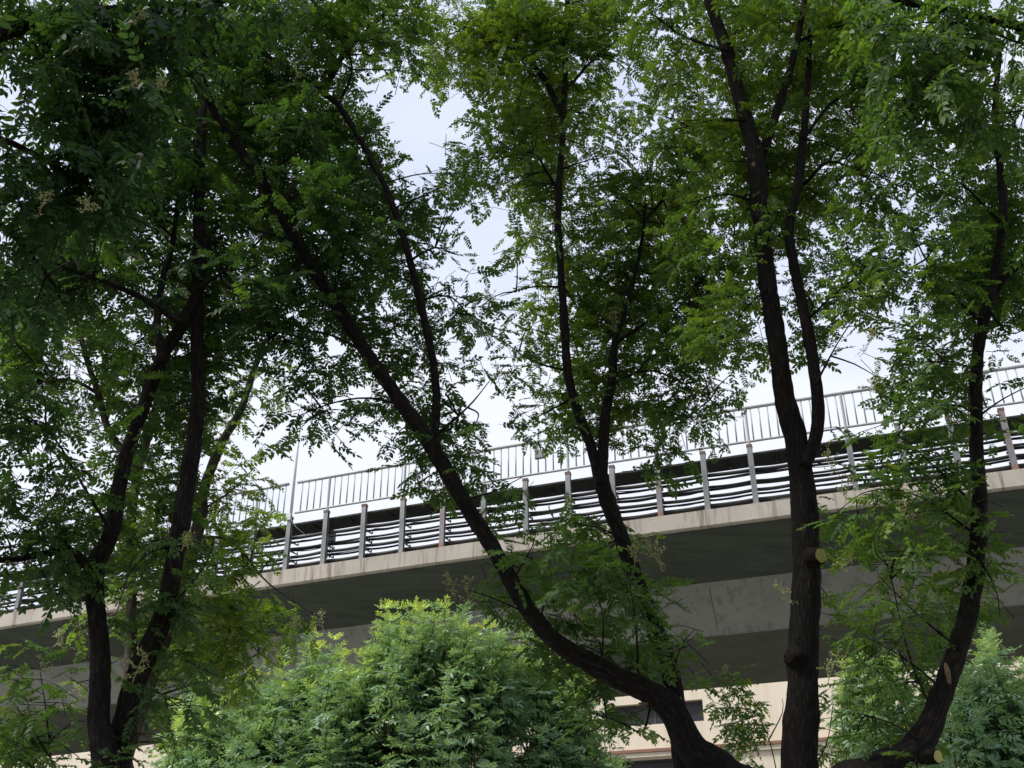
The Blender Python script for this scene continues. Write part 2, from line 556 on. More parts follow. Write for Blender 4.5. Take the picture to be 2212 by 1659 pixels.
# ---- white pole
pole = empty('lamp_pole', bp(0, 0, PH))
tag(pole, 'slim white pole standing on a viaduct post in the gap between two railings', 'pole')
mb = MB(); mb.tube([bp(0, 0, PH + .003), bp(0, 0, PH + 2.9)], [.036, .03], 12); mb.build('shaft', M['white'], pole, True)
mb = MB()
c0 = bp(0, -.075, PH - .10)
T, Nn = bt(0)
b = [c0 + T * x + Nn * y for x, y in ((-.05, -.012), (.05, -.012), (.05, .02), (-.05, .02))]
mb.prism(b, [q + Vector((0, 0, .16)) for q in b]); mb.build('clamp', M['white'], pole)
mb = MB()
mb.tube(*spline([(bp(.04, -.09, PH - .03), .012), (bp(.075, -.02, PH - .14), .012), (bp(.12, .1, PH - .24), .012), (bp(.22, .35, PH - .34), .012), (bp(.33, .5, PH - .38), .012)], .04), 8)
mb.build('conduit', M['white'], pole, True)

def sbox(name, s, n, z, ds, dn, dz, mat, parent=None):
    T, Nn = bt(s)
    c = bp(s, n, z)
    mb = MB()
    lo = [c + T * (x * ds / 2) + Nn * (y * dn / 2) for x, y in ((-1, -1), (1, -1), (1, 1), (-1, 1))]
    mb.prism(lo, [q + Vector((0, 0, dz)) for q in lo])
    o = mb.build(name, mat, parent)
    bv = o.modifiers.new('bevel', 'BEVEL'); bv.width = 0.006; bv.segments = 2
    return o
jb = empty('junction_box', bp(.82, .5, .85))
tag(jb, 'weathered grey junction box with conduits hanging under the walkway panel near the white pole', 'junction box')
sbox('housing', .82, .52, .83, .26, .14, .26, M['box'], jb)
for ds in (-.09, -.03, .03, .09):
    mb = MB(); mb.tube([bp(.82 + ds, .52, .829), bp(.82 + ds, .52, .38 + abs(ds))], .011, 8); mb.build('conduit', M['bracket'], jb, True)
sbox('hanger', .82, .52, 1.09, .03, .05, .09, M['bracket'], jb)
sg = empty('signal_box', bp(6.3, 0, PH + .5))
tag(sg, 'small grey box fixed under the top rail of the railing behind the leafy middle tree', 'control box')
sbox('housing', 6.35, -.06, PH + .42, .20, .07, .22, M['box'], sg)
sbox('lid', 6.35, -.099, PH + .43, .17, .008, .20, M['galv'], sg)
dv = empty('cable_terminal', bp(4.75, -.03, PH + .3))
tag(dv, 'narrow grey terminal tube clipped to the viaduct railing just right of the leaning trunk', 'cable terminal')
sbox('tube_body', 4.75, -.05, PH + .36, .045, .05, .40, M['galv'], dv)
sbox('bulge', 4.80, -.05, PH + .30, .05, .06, .22, M['bracket'], dv)

# ------------------------------------------------------------------ building beyond the viaduct
BT, BN = bt(9)
BT = Vector((BT.x, BT.y, 0)).normalized()
WO = at(1412, 1560, 40.0)                      # a point on the front wall
def wall_pt(px, py):
    d = ray(px, py)
    tt = (WO - EYE).dot(BN) / d.dot(BN)
    p = EYE + d * tt
    return (p - WO).dot(BT), p.z
bld = empty('building', Vector((WO.x, WO.y, 0)) + BN * 6)
tag(bld, 'cream rendered building with dark ribbon windows and a brown ledge beyond the viaduct', 'building')
def wp(a, z, n): return Vector((WO.x, WO.y, 0)) + BT * a + BN * n + Vector((0, 0, z))
def wbox(name, a0, a1, z0, z1, n0, n1, mat, parent):
    mb = MB()
    mb.prism([wp(a0, z0, n0), wp(a1, z0, n0), wp(a1, z0, n1), wp(a0, z0, n1)], [wp(a0, z1, n0), wp(a1, z1, n0), wp(a1, z1, n1), wp(a0, z1, n1)])
    return mb.build(name, mat, parent)
TOP = 13.0
zl = wall_pt(1412, 1625)[1]
wins = []
a0, z1 = wall_pt(1306, 1527); a1, _ = wall_pt(1517, 1510); _, z0 = wall_pt(1521, 1557)
z1 = wall_pt(1517, 1510)[1]
wins.append((a0, a1, z0, z1))
b0 = wall_pt(2060, 1540)[0]
wins.append((b0, b0 + 9, zl + 0.12, zl + 0.95))
wins.append((a0 - 9.0, a0 - 5.5, z0, z1))
ga = wall_pt(1250, 1640)[0]
wins.append((ga - 0.5, ga + 4.2, zl - 1.8, zl - 0.22))
# wall as a grid of cells leaving the window openings
xs = sorted({-60.0, 60.0} | {v for q in wins for v in q[:2]})
zs = sorted({0.0, TOP} | {v for q in wins for v in q[2:]})
mb = MB()
for i in range(len(xs) - 1):
    for j in range(len(zs) - 1):
        mx_, mz_ = (xs[i] + xs[i + 1]) / 2, (zs[j] + zs[j + 1]) / 2
        if any(q[0] < mx_ < q[1] and q[2] < mz_ < q[3] for q in wins): continue
        mb.add([wp(xs[i], zs[j], 0), wp(xs[i + 1], zs[j], 0), wp(xs[i + 1], zs[j + 1], 0), wp(xs[i], zs[j + 1], 0)], [(0, 1, 2, 3)])
for q in wins:
    mb.add([wp(q[0], q[2], 0), wp(q[1], q[2], 0), wp(q[1], q[3], 0), wp(q[0], q[3], 0), wp(q[0], q[2], .35), wp(q[1], q[2], .35), wp(q[1], q[3], .35), wp(q[0], q[3], .35)],
           [(0, 4, 5, 1), (1, 5, 6, 2), (2, 6, 7, 3), (3, 7, 4, 0)])
mb.add([wp(-60, TOP, 0), wp(60, TOP, 0), wp(60, TOP, 14), wp(-60, TOP, 14), wp(60, 0, 0), wp(60, 0, 14), wp(-60, 0, 0), wp(-60, 0, 14)], [(0, 1, 2, 3), (1, 4, 5, 2), (0, 3, 7, 6), (3, 2, 5, 7)])
mb.build('wall', M['wall'], bld)
for q in wins:
    f = MB()
    for (x0, x1, y0, y1) in ((q[0], q[1], q[2], q[2] + .06), (q[0], q[1], q[3] - .06, q[3]), (q[0], q[0] + .06, q[2] + .06, q[3] - .06), (q[1] - .06, q[1], q[2] + .06, q[3] - .06),
                             ((q[0] + q[1]) / 2 - .02, (q[0] + q[1]) / 2 + .02, q[2] + .06, q[3] - .06)):
        f.prism([wp(x0, y0, .20), wp(x1, y0, .20), wp(x1, y0, .26), wp(x0, y0, .26)], [wp(x0, y1, .20), wp(x1, y1, .20), wp(x1, y1, .26), wp(x0, y1, .26)])
    fr = f.build('window', M['trim'], bld)
    def sub(nm, y0, y1, n, mat):
        g = MB(); g.prism([wp(q[0] + .061, y0, n), wp(q[1] - .061, y0, n), wp(q[1] - .061, y0, n + .02), wp(q[0] + .061, y0, n + .02)],
                          [wp(q[0] + .061, y1, n), wp(q[1] - .061, y1, n), wp(q[1] - .061, y1, n + .02), wp(q[0] + .061, y1, n + .02)])
        o = g.build(nm, mat); o.parent = fr; o.matrix_parent_inverse = fr.matrix_world.inverted()
        o.matrix_parent_inverse = Matrix.Translation(-Vector(bld.location))
        o.matrix_parent_inverse = Matrix.Identity(4)
        return o
    bpy.context.view_layer.update()
    mid = q[2] + (q[3] - q[2]) * 0.38
    sub('pane', q[2] + .061, mid, .225, M['glass'])
    sub('blind', mid + .004, q[3] - .061, .24, M['blind'])
wbox('ledge', -60, 60, zl, zl + 0.10, -.16, -.002, M['ledge'], bld)
wbox('cornice', -60, 60, zl - .16, zl - .004, -.10, -.002, M['wall'], bld)

# ------------------------------------------------------------------ leaves
def leaf_templates(pairs, length, ll, lw, nvar, droop):
    """a pinnate leaf: leaflets on both sides of a drooping stalk (unit: metres), each leaflet one six-cornered face"""
    outl = []
    hexa = np.array([(0, 0), (.28, .46), (.66, .42), (1, 0), (.66, -.42), (.28, -.46)])
    r = np.random.default_rng(5)
    for _ in range(nvar):
        V = []
        def leaflet(base, ang, roll, pit, sc_):
            p = np.zeros((6, 3))
            p[:, 0] = hexa[:, 0] * ll * sc_
            p[:, 1] = hexa[:, 1] * lw * sc_
            p[:, 2] = -0.18 * ll * hexa[:, 0] ** 2 + abs(hexa[:, 1]) * lw * 0.22
            c, s = math.cos(roll), math.sin(roll)
            p = p @ np.array([[1, 0, 0], [0, c, s], [0, -s, c]])
            c, s = math.cos(pit), math.sin(pit)
            p = p @ np.array([[c, 0, s], [0, 1, 0], [-s, 0, c]])
            c, s = math.cos(ang), math.sin(ang)
            p = p @ np.array([[c, s, 0], [-s, c, 0], [0, 0, 1]])
            V.append(p + base)
        for k in range(pairs):
            u = 0.22 + 0.74 * k / (pairs - 1)
            b = np.array((u * length, 0, -droop * length * u * u))
            for sgn in (1, -1):
                leaflet(b, sgn * (1.15 - 0.25 * u) + r.normal(0, .12), r.normal(0, .35), -0.15 + r.normal(0, .22), (0.78 + 0.35 * math.sin(math.pi * (k + 1) / (pairs + 1))) * r.uniform(.88, 1.1))
        b = np.array((length * 1.0, 0, -droop * length))
        leaflet(b, r.normal(0, .15), r.normal(0, .3), -0.2, 1.0)
        # stalk
        wd = 0.0022
        V.append(np.array([(0, wd, 0), (length * .5, wd, -droop * length * .25), (length, wd * .5, -droop * length), (length, -wd * .5, -droop * length), (length * .5, -wd, -droop * length * .25), (0, -wd, 0)]))
        outl.append(np.concatenate(V))
    return outl

TPL = leaf_templates(6, 0.21, 0.052, 0.027, 8, 0.22)
TPL_BIG = leaf_templates(5, 0.26, 0.072, 0.036, 6, 0.30)
TPL_ASH = leaf_templates(4, 0.21, 0.092, 0.032, 6, 0.14)

def norm(a): return a / np.maximum(1e-9, np.linalg.norm(a, axis=1, keepdims=True))

class Foliage:
    def __init__(s): s.o, s.d, s.n, s.sc, s.tone, s.kind = [], [], [], [], [], []
    def leaf(s, o, d, n, sc_, tone, kind=0):
        s.o.append(o); s.d.append(d); s.n.append(n); s.sc.append(sc_); s.tone.append(tone); s.kind.append(kind)
    def build(s, name, parent, mat, tpls):
        O = np.array(s.o); D = norm(np.array(s.d)); U = np.array(s.n); S = np.array(s.sc); T_ = np.array(s.tone); Kd = np.array(s.kind)
        Sd = norm(np.cross(U, D)); U = np.cross(D, Sd)
        vv, tt = [], []
        var = rng.integers(0, 1000, len(O))
        for kd, tp in enumerate(tpls):
            for j, tm in enumerate(tp):
                m_ = (Kd == kd) & (var % len(tp) == j)
                if not m_.any(): continue
                o_, d_, s_, u_, c_ = O[m_], D[m_], Sd[m_], U[m_], S[m_]
                P = (o_[:, None, :] + c_[:, None, None] * (tm[None, :, 0:1] * d_[:, None, :] + tm[None, :, 1:2] * s_[:, None, :] + tm[None, :, 2:3] * u_[:, None, :]))
                vv.append(P.reshape(-1, 3))
                nl = len(tm) // 6
                tt.append(np.clip(np.repeat(T_[m_], nl) + rng.normal(0, .07, m_.sum() * nl), 0, 1))
        V = np.concatenate(vv).astype(np.float32)
        tone = np.concatenate(tt).astype(np.float32)
        nf = len(V) // 6
        me = bpy.data.meshes.new(name)
        me.vertices.add(len(V)); me.vertices.foreach_set('co', V.ravel())
        me.loops.add(len(V)); me.loops.foreach_set('vertex_index', np.arange(len(V), dtype=np.int32))
        me.polygons.add(nf); me.polygons.foreach_set('loop_start', np.arange(0, len(V), 6, dtype=np.int32))
        try: me.polygons.foreach_set('loop_total', np.full(nf, 6, dtype=np.int32))
        except Exception: pass
        me.update(calc_edges=True)
        a = me.attributes.new('tone', 'FLOAT', 'FACE'); a.data.foreach_set('value', tone)
        return link(name, me, parent, [mat])

def rv(): return rng.normal(0, 1, 3)

# ------------------------------------------------------------------ trees
# stems: ([(display px, py), ...], depth start, depth end, width px start, width px end)
TREES = {
 'A': dict(label='dark twin-stemmed pagoda tree at the left whose two trunks split just above the frame edge', bark='bark', tone=0.30, base=(222, 8.0), stems=[
    ([(222, 1740), (214, 1560), (216, 1420), (204, 1240), (240, 1150), (268, 1000), (310, 880), (350, 770), (400, 690), (430, 610), (445, 520)], 8.0, 8.3, [66, 50, 42, 42, 40, 32, 30, 30, 28, 22, 14], 0),
    ([(246, 1720), (262, 1600), (298, 1460), (352, 1330), (385, 1170), (412, 1000), (426, 880), (426, 700), (428, 560), (432, 350), (440, 200)], 8.1, 8.6, [60, 54, 50, 46, 42, 40, 34, 29, 27, 25, 16], 0),
    ([(352, 780), (340, 700), (352, 600), (370, 540), (385, 430)], 8.2, 8.4, 24, 9),
    ([(204, 1235), (150, 1190), (80, 1200), (0, 1210), (-60, 1190)], 8.0, 7.5, 26, 12),
    ([(250, 1165), (180, 1050), (120, 950), (60, 900)], 8.1, 7.3, 14, 6),
    ([(430, 620), (520, 560), (600, 470), (640, 380)], 8.3, 8.0, 14, 6),
    ([(395, 700), (300, 640), (200, 600), (90, 560)], 8.2, 7.6, 16, 7),
    ([(385, 1180), (330, 1190), (280, 1240), (250, 1330)], 8.1, 7.6, 9, 4),
    ([(360, 1320), (430, 1240), (460, 1180)], 8.1, 7.9, 9, 4),
    ([(240, 1600), (230, 1640), (190, 1630)], 7.9, 7.5, 8, 4), ([(290, 1480), (350, 1500), (390, 1530)], 8.0, 7.7, 9, 4)]),
 'B': dict(label='pagoda tree leaning steeply to the left across the middle of the view', bark='bark', tone=0.30, base=(1650, 9.3), stems=[
    ([(1660, 1790), (1570, 1672), (1500, 1620), (1456, 1540), (1410, 1502), (1310, 1450), (1200, 1385), (1130, 1300), (1080, 1210), (1000, 1080), (930, 960), (880, 890), (790, 760), (705, 625), (640, 520), (560, 380), (480, 270), (430, 160), (400, 60), (380, -60)], 9.3, 8.6, [104, 98, 88, 80, 72, 62, 54, 50, 48, 48, 50, 42, 37, 35, 31, 28, 26, 22, 18, 14], 0),
    ([(935, 965), (943, 880), (935, 780), (905, 640), (885, 560), (850, 450), (815, 370), (740, 240), (690, 195), (590, 130), (540, 90), (470, 20)], 9.0, 9.3, 27, 13),
    ([(715, 640), (735, 580), (760, 480), (790, 380)], 8.9, 8.4, 14, 6),
    ([(930, 950), (1010, 880), (1060, 820)], 9.0, 8.8, 12, 5), ([(880, 880), (800, 860), (720, 870), (640, 900)], 9.0, 8.6, 12, 5),
    ([(790, 760), (700, 720), (600, 720), (540, 780)], 8.9, 8.5, 12, 5), ([(890, 560), (940, 535), (985, 550)], 9.2, 9.0, 10, 5),
    ([(905, 650), (970, 640), (1030, 700)], 9.2, 9.0, 10, 5), ([(700, 200), (740, 120), (800, 60), (850, 10)], 9.2, 9.5, 16, 7),
    ([(730, 230), (760, 150), (740, 60)], 9.2, 9.0, 12, 5), ([(1005, 1080), (1070, 1060), (1130, 1030)], 9.1, 8.7, 9, 4),
    ([(1380, 1480), (1372, 1340), (1345, 1200), (1290, 1130)], 9.1, 8.4, 10, 4), ([(1300, 1440), (1302, 1330), (1280, 1260)], 9.0, 8.6, 8, 4),
    ([(1440, 1500), (1470, 1400), (1500, 1360)], 9.2, 8.8, 9, 4), ([(1405, 1525), (1388, 1580), (1340, 1560), (1280, 1540)], 9.2, 8.9, 9, 4),
    ([(1150, 1330), (1060, 1290), (1010, 1275)], 9.0, 8.9, 8, 4), ([(1110, 1250), (1150, 1180), (1160, 1130)], 9.0, 8.7, 8, 4),
    ([(640, 520), (560, 500), (480, 470)], 8.8, 8.4, 10, 5), ([(560, 380), (640, 330), (680, 260)], 8.7, 8.3, 10, 5)]),
 'C': dict(label='slim upright pagoda tree behind the leaning trunk forking into two narrow stems', bark='bark', tone=0.56, base=(1500, 10.4), stems=[
    ([(1500, 1780), (1476, 1640), (1460, 1520), (1442, 1430), (1402, 1320), (1370, 1240), (1338, 1150), (1305, 1060), (1292, 990)], 10.4, 10.2, [56, 52, 48, 45, 42, 40, 38, 40, 34], 0),
    ([(1300, 1060), (1275, 960), (1245, 880), (1226, 800), (1220, 720), (1214, 620), (1206, 500), (1208, 400), (1215, 300), (1219, 210), (1222, 100), (1226, -40)], 10.2, 10.4, 29, 11),
    ([(1298, 1050), (1303, 960), (1310, 880), (1322, 820), (1328, 740), (1360, 640), (1385, 530), (1395, 440)], 10.3, 10.8, [30, 28, 26, 23, 18, 12, 8, 5], 0),
    ([(1204, 410), (1180, 370), (1150, 330), (1080, 330)], 10.3, 10.0, 14, 6), ([(1217, 250), (1160, 150), (1080, 90), (980, 50)], 10.4, 10.2, 16, 7),
    ([(1219, 200), (1290, 120), (1360, 70)], 10.4, 10.4, 13, 6), ([(1220, 800), (1150, 780), (1090, 740)], 10.3, 10.0, 10, 5),
    ([(1240, 860), (1180, 890), (1130, 920)], 10.2, 10.0, 9, 4), ([(1216, 620), (1150, 620), (1080, 640)], 10.3, 10.0, 9, 4),
    ([(1330, 740), (1420, 680), (1500, 620), (1560, 560)], 10.4, 10.7, 14, 6), ([(1320, 830), (1400, 800), (1480, 830), (1560, 880)], 10.3, 10.5, 12, 5),
    ([(1390, 480), (1470, 380), (1510, 260), (1500, 150)], 10.6, 10.8, 13, 6), ([(1345, 1160), (1290, 1140), (1240, 1130)], 10.2, 9.8, 9, 4)]),
 'D': dict(label='tallest straight pagoda tree right of centre with a sawn stub and two forks', bark='bark', tone=0.50, base=(1724, 9.0), stems=[
    ([(1722, 1850), (1727, 1659), (1735, 1420), (1741, 1200), (1733, 1060), (1722, 960), (1696, 860), (1680, 750), (1657, 600), (1642, 450), (1634, 350), (1610, 255), (1570, 110), (1532, 0), (1500, -120)], 9.0, 9.2, [92, 82, 68, 62, 60, 54, 45, 42, 41, 40, 42, 32, 28, 25, 22], 0),
    ([(1738, 1010), (1764, 930), (1763, 830), (1740, 690), (1714, 570), (1704, 490), (1724, 400), (1735, 300), (1745, 180), (1750, 60)], 9.0, 9.5, [30, 32, 28, 26, 23, 21, 20, 18, 14, 9], 0),
    ([(1644, 450), (1646, 350), (1664, 285), (1695, 190), (1722, 90), (1738, 0), (1755, -120)], 9.15, 9.3, [16, 29, 36, 34, 31, 28, 24], 0),
    ([(1735, 400), (1790, 350), (1850, 370), (1920, 420)], 9.4, 9.2, 13, 6), ([(1706, 500), (1640, 520), (1560, 500)], 9.3, 9.0, 11, 5),
    ([(1735, 300), (1800, 220), (1880, 180), (1960, 160)], 9.4, 9.2, 14, 6), ([(1610, 260), (1540, 260), (1460, 280)], 9.2, 9.0, 11, 5),
    ([(1640, 440), (1570, 420), (1480, 440)], 9.2, 9.0, 10, 5), ([(1745, 690), (1820, 620), (1880, 580)], 9.1, 8.9, 10, 5),
    ([(1660, 620), (1600, 680), (1560, 760)], 9.1, 8.9, 9, 4), ([(1722, 90), (1800, 60), (1900, 40)], 9.2, 9.0, 14, 6),
    ([(1762, 830), (1810, 740), (1850, 680)], 9.0, 8.8, 9, 4), ([(1570, 110), (1480, 80), (1420, 40)], 9.2, 9.0, 12, 6)]),
 'E': dict(label='crooked pagoda tree at the right with torn bark and a yellow sawn stub', bark='bark', tone=0.34, base=(1850, 8.5), stems=[
    ([(1800, 1790), (1885, 1672), (1960, 1632), (2002, 1580), (2030, 1510), (2055, 1440), (2090, 1330), (2110, 1200), (2116, 1080), (2110, 940), (2112, 760), (2138, 640), (2162, 520), (2168, 440), (2158, 340), (2150, 240), (2160, 100)], 8.5, 8.8, [100, 88, 66, 56, 50, 47, 44, 38, 33, 29, 27, 24, 21, 19, 16, 13, 9], 0),
    ([(2138, 640), (2180, 590), (2225, 550), (2290, 480)], 8.8, 8.6, 24, 14), ([(2125, 700), (2060, 640), (2000, 560), (1960, 470)], 8.7, 8.5, 14, 6),
    ([(2112, 800), (2040, 780), (1960, 790)], 8.7, 8.4, 10, 5), ([(2160, 480), (2080, 400), (2010, 360)], 8.8, 8.6, 12, 6),
    ([(2112, 900), (2170, 860), (2230, 830)], 8.7, 8.5, 9, 4), ([(2070, 1400), (1985, 1330), (1900, 1245)], 8.6, 8.2, 8, 4),
    ([(2020, 1550), (1965, 1420), (1925, 1250), (1900, 1180)], 8.5, 8.2, 8, 4), ([(2115, 1160), (1990, 1075), (1880, 1060), (1790, 1120)], 8.6, 8.2, 8, 4),
    ([(2115, 1100), (2010, 1000), (1940, 940), (1900, 960)], 8.6, 8.3, 8, 4), ([(2040, 1490), (1950, 1420), (1860, 1370)], 8.5, 8.3, 8, 4),
    ([(1990, 1600), (1920, 1560), (1850, 1540)], 8.5, 8.3, 8, 4), ([(2112, 1200), (2150, 1270), (2160, 1330)], 8.6, 8.5, 8, 4), ([(2130, 660), (2180, 720), (2230, 700)], 8.7, 8.4, 9, 4)]),
 'F': dict(label='paler barked pagoda tree standing behind the twin-stemmed one at the left', bark='bark_pale', tone=0.66, base=(300, 11.5), stems=[
    ([(272, 1780), (268, 1620), (282, 1420), (284, 1250), (284, 1120), (300, 1010), (326, 920), (350, 830), (362, 760)], 11.5, 11.3, [36, 32, 26, 22, 22, 21, 20, 18, 14], 0),
    ([(262, 1660), (340, 1420), (398, 1240), (432, 1120), (440, 1060), (478, 960), (520, 885), (548, 800), (570, 740)], 11.6, 11.4, [36, 33, 31, 30, 24, 20, 17, 15, 12], 0),
    ([(300, 1010), (240, 940), (212, 850), (186, 770), (165, 690)], 11.3, 11.0, 20, 10),
    ([(420, 1160), (500, 1170), (580, 1260), (690, 1335)], 11.8, 12.9, 12, 5), ([(400, 1270), (480, 1330), (560, 1410), (600, 1440)], 11.9, 12.9, 10, 5),
    ([(300, 1300), (220, 1340), (150, 1390)], 11.7, 12.6, 9, 5), ([(305, 1400), (230, 1440), (185, 1490)], 11.7, 12.5, 8, 4), ([(440, 1100), (500, 1060), (550, 1010)], 11.5, 11.3, 10, 5),
    ([(212, 850), (150, 820), (60, 830)], 11.2, 10.8, 14, 7)]),
 'G': dict(label='near tree reaching in from the left with dark hanging leaves and cream blossom', bark='bark', tone=0.02, base=(-900, 5.6), big=True, stems=[
    ([(-900, 900), (-620, 380), (-300, 160), (0, 76), (120, 36), (240, 22), (330, 20), (450, 8), (560, -30)], 5.6, 6.0, 60, 14),
    ([(-200, 130), (0, 108), (60, 108), (130, 80), (200, 50), (280, 22)], 5.8, 5.9, 12, 9),
    ([(-400, 220), (-150, 260), (0, 300), (120, 360), (220, 430)], 5.8, 6.2, 22, 8), ([(-300, 300), (-80, 420), (40, 520), (120, 620)], 5.9, 6.5, 16, 7),
    ([(330, 20), (380, 110), (430, 180)], 5.9, 6.2, 9, 5), ([(120, 36), (200, 160), (270, 270)], 5.8, 6.1, 9, 5)]),
 'H': dict(label='near tree reaching in from the top right corner with bare dark twigs', bark='bark', tone=0.32, base=(3100, 6.4), big=True, stems=[
    ([(3100, 900), (2760, 380), (2450, 160), (2212, 60), (2080, 30), (1960, 4), (1900, -20)], 6.4, 6.8, 60, 10),
    ([(2300, 100), (2212, 95), (2110, 60), (2000, 48), (1880, 80)], 6.6, 6.9, 10, 4), ([(2040, 56), (1990, 180), (1920, 270)], 6.8, 7.0, 6, 3), ([(2420, 170), (2260, 230), (2100, 250)], 6.6, 6.9, 9, 5)]),
 'S': dict(label='young pagoda sapling with fresh leaves at the lower left corner', bark='bark', tone=0.50, base=(130, 9.6), stems=[
    ([(128, 1800), (112, 1659), (100, 1540), (86, 1440), (92, 1400)], 9.6, 9.6, 10, 4), ([(110, 1640), (60, 1560), (30, 1520)], 9.6, 9.4, 6, 3), ([(108, 1600), (160, 1560), (190, 1560)], 9.6, 9.7, 6, 3), ([(120, 1720), (60, 1650), (10, 1640)], 9.6, 9.4, 6, 3)]),
 'T': dict(label='slender sapling with bright green leaflets against the cream wall beside the tallest trunk', bark='bark', tone=0.72, base=(1690, 11.5), stems=[
    ([(1695, 1800), (1672, 1640), (1650, 1570), (1615, 1500), (1570, 1455)], 11.5, 11.4, 6, 3), ([(1660, 1600), (1690, 1540), (1690, 1510)], 11.5, 11.5, 5, 3), ([(1640, 1545), (1590, 1560), (1560, 1575)], 11.5, 11.4, 4, 3), ([(1700, 1740), (1780, 1620), (1800, 1520)], 11.5, 11.6, 6, 3)]),
}
ORDER = list(TREES)
SLIM = {'A': .86, 'B': .72, 'C': .84, 'D': .90, 'E': .84, 'F': .9}

# leaf cover as seen from the pavement, 0 = open sky .. 9 = closed (84 px cells of the 4032 px view)
GRID = [a + b + c for a, b, c in zip(
 "9999999999999999 7699999999999888 5799899999998788 2379999999999997 1479999999999996 5668999999999999 6579999999999999 6789999989999999 5899999997799999 8999999996799999 8899889968989899 9999898859989889 9999985798978999 9999877799998989 9999778799999878 9976877769999987 9985799899875675 9985599797766766 9976798798876666 9776767999864567 8886577375313557 6366687786460100 6576688887774000 7787687887864000 7888898878876100 8899578888887100 8789477888887100 4578377888862100 1155177898984610 0004267898997741 4425125799987410 5524112888751000 6653005765430000 7774005763000000 8886264550000000 7873451100000000".split(),
 "9888757999898777 9998689999987874 6686889999987676 5456789988885468 6300304799973358 8500025999786568 9610048999854358 9840389899765468 9964689879777889 9878644378568999 9988641278569999 9977533468788999 9887364658889999 9867456157799997 9768886678699998 8788886686899998 5688774567689987 7786565646799976 6676663278898678 6788887368898878 4258986136477776 0036876212302354 0004575730100035 0001447720310002 0000002115675100 0000001435775321 0000031565676420 0000033464477761 0000024337566742 0000001554756654 0000000254576664 0000000014657661 0000000000144021 0000000000345510 0000000000134420 0000000000012100".split(),
 "5889999899779768 4887898999789866 7877796998799867 6687998899999667 6788896899999876 8998867898986997 8889868787776896 9899987887775887 8989996688678788 8689997878766898 8779976688757999 8768475565458998 9986157789679999 9987167898369999 9987268643479999 9986167631689988 9876145305889855 8345211015899834 8730000026888866 7730000015567866 4430000456877853 2110000267778710 0000000257678700 0000002567778810 0000006788889850 0000015667888860 0000005567888742 0000005678888751 0000005666788750 4100003767887510 3000001567776200 1330002367763000 0252003356630000 0364005556740000 0055004567753000 0035004566400000".split())]
def boost(r0, r1, c0, c1, k):
    for q in range(r0, r1):
        GRID[q] = ''.join(str(min(9, int(ch) + k)) if c0 <= j < c1 and ch != '0' else ch for j, ch in enumerate(GRID[q]))
boost(24, 33, 23, 32, 1)       # shoots on the leaning trunk
boost(4, 12, 22, 24, -1)
boost(11, 20, 20, 26, -1)
boost(19, 26, 9, 13, -1)
boost(30, 36, 32, 37, 2)       # sapling against the wall
boost(14, 24, 43, 48, -1)
boost(15, 25, 46, 48, -2)
boost(24, 31, 38, 46, -1)      # thin low sprays of the crooked tree
OD = [0, .10, .22, .36, .52, .70, .90, 1.25, 1.95, 3.5]
CELL = 84.0 / K

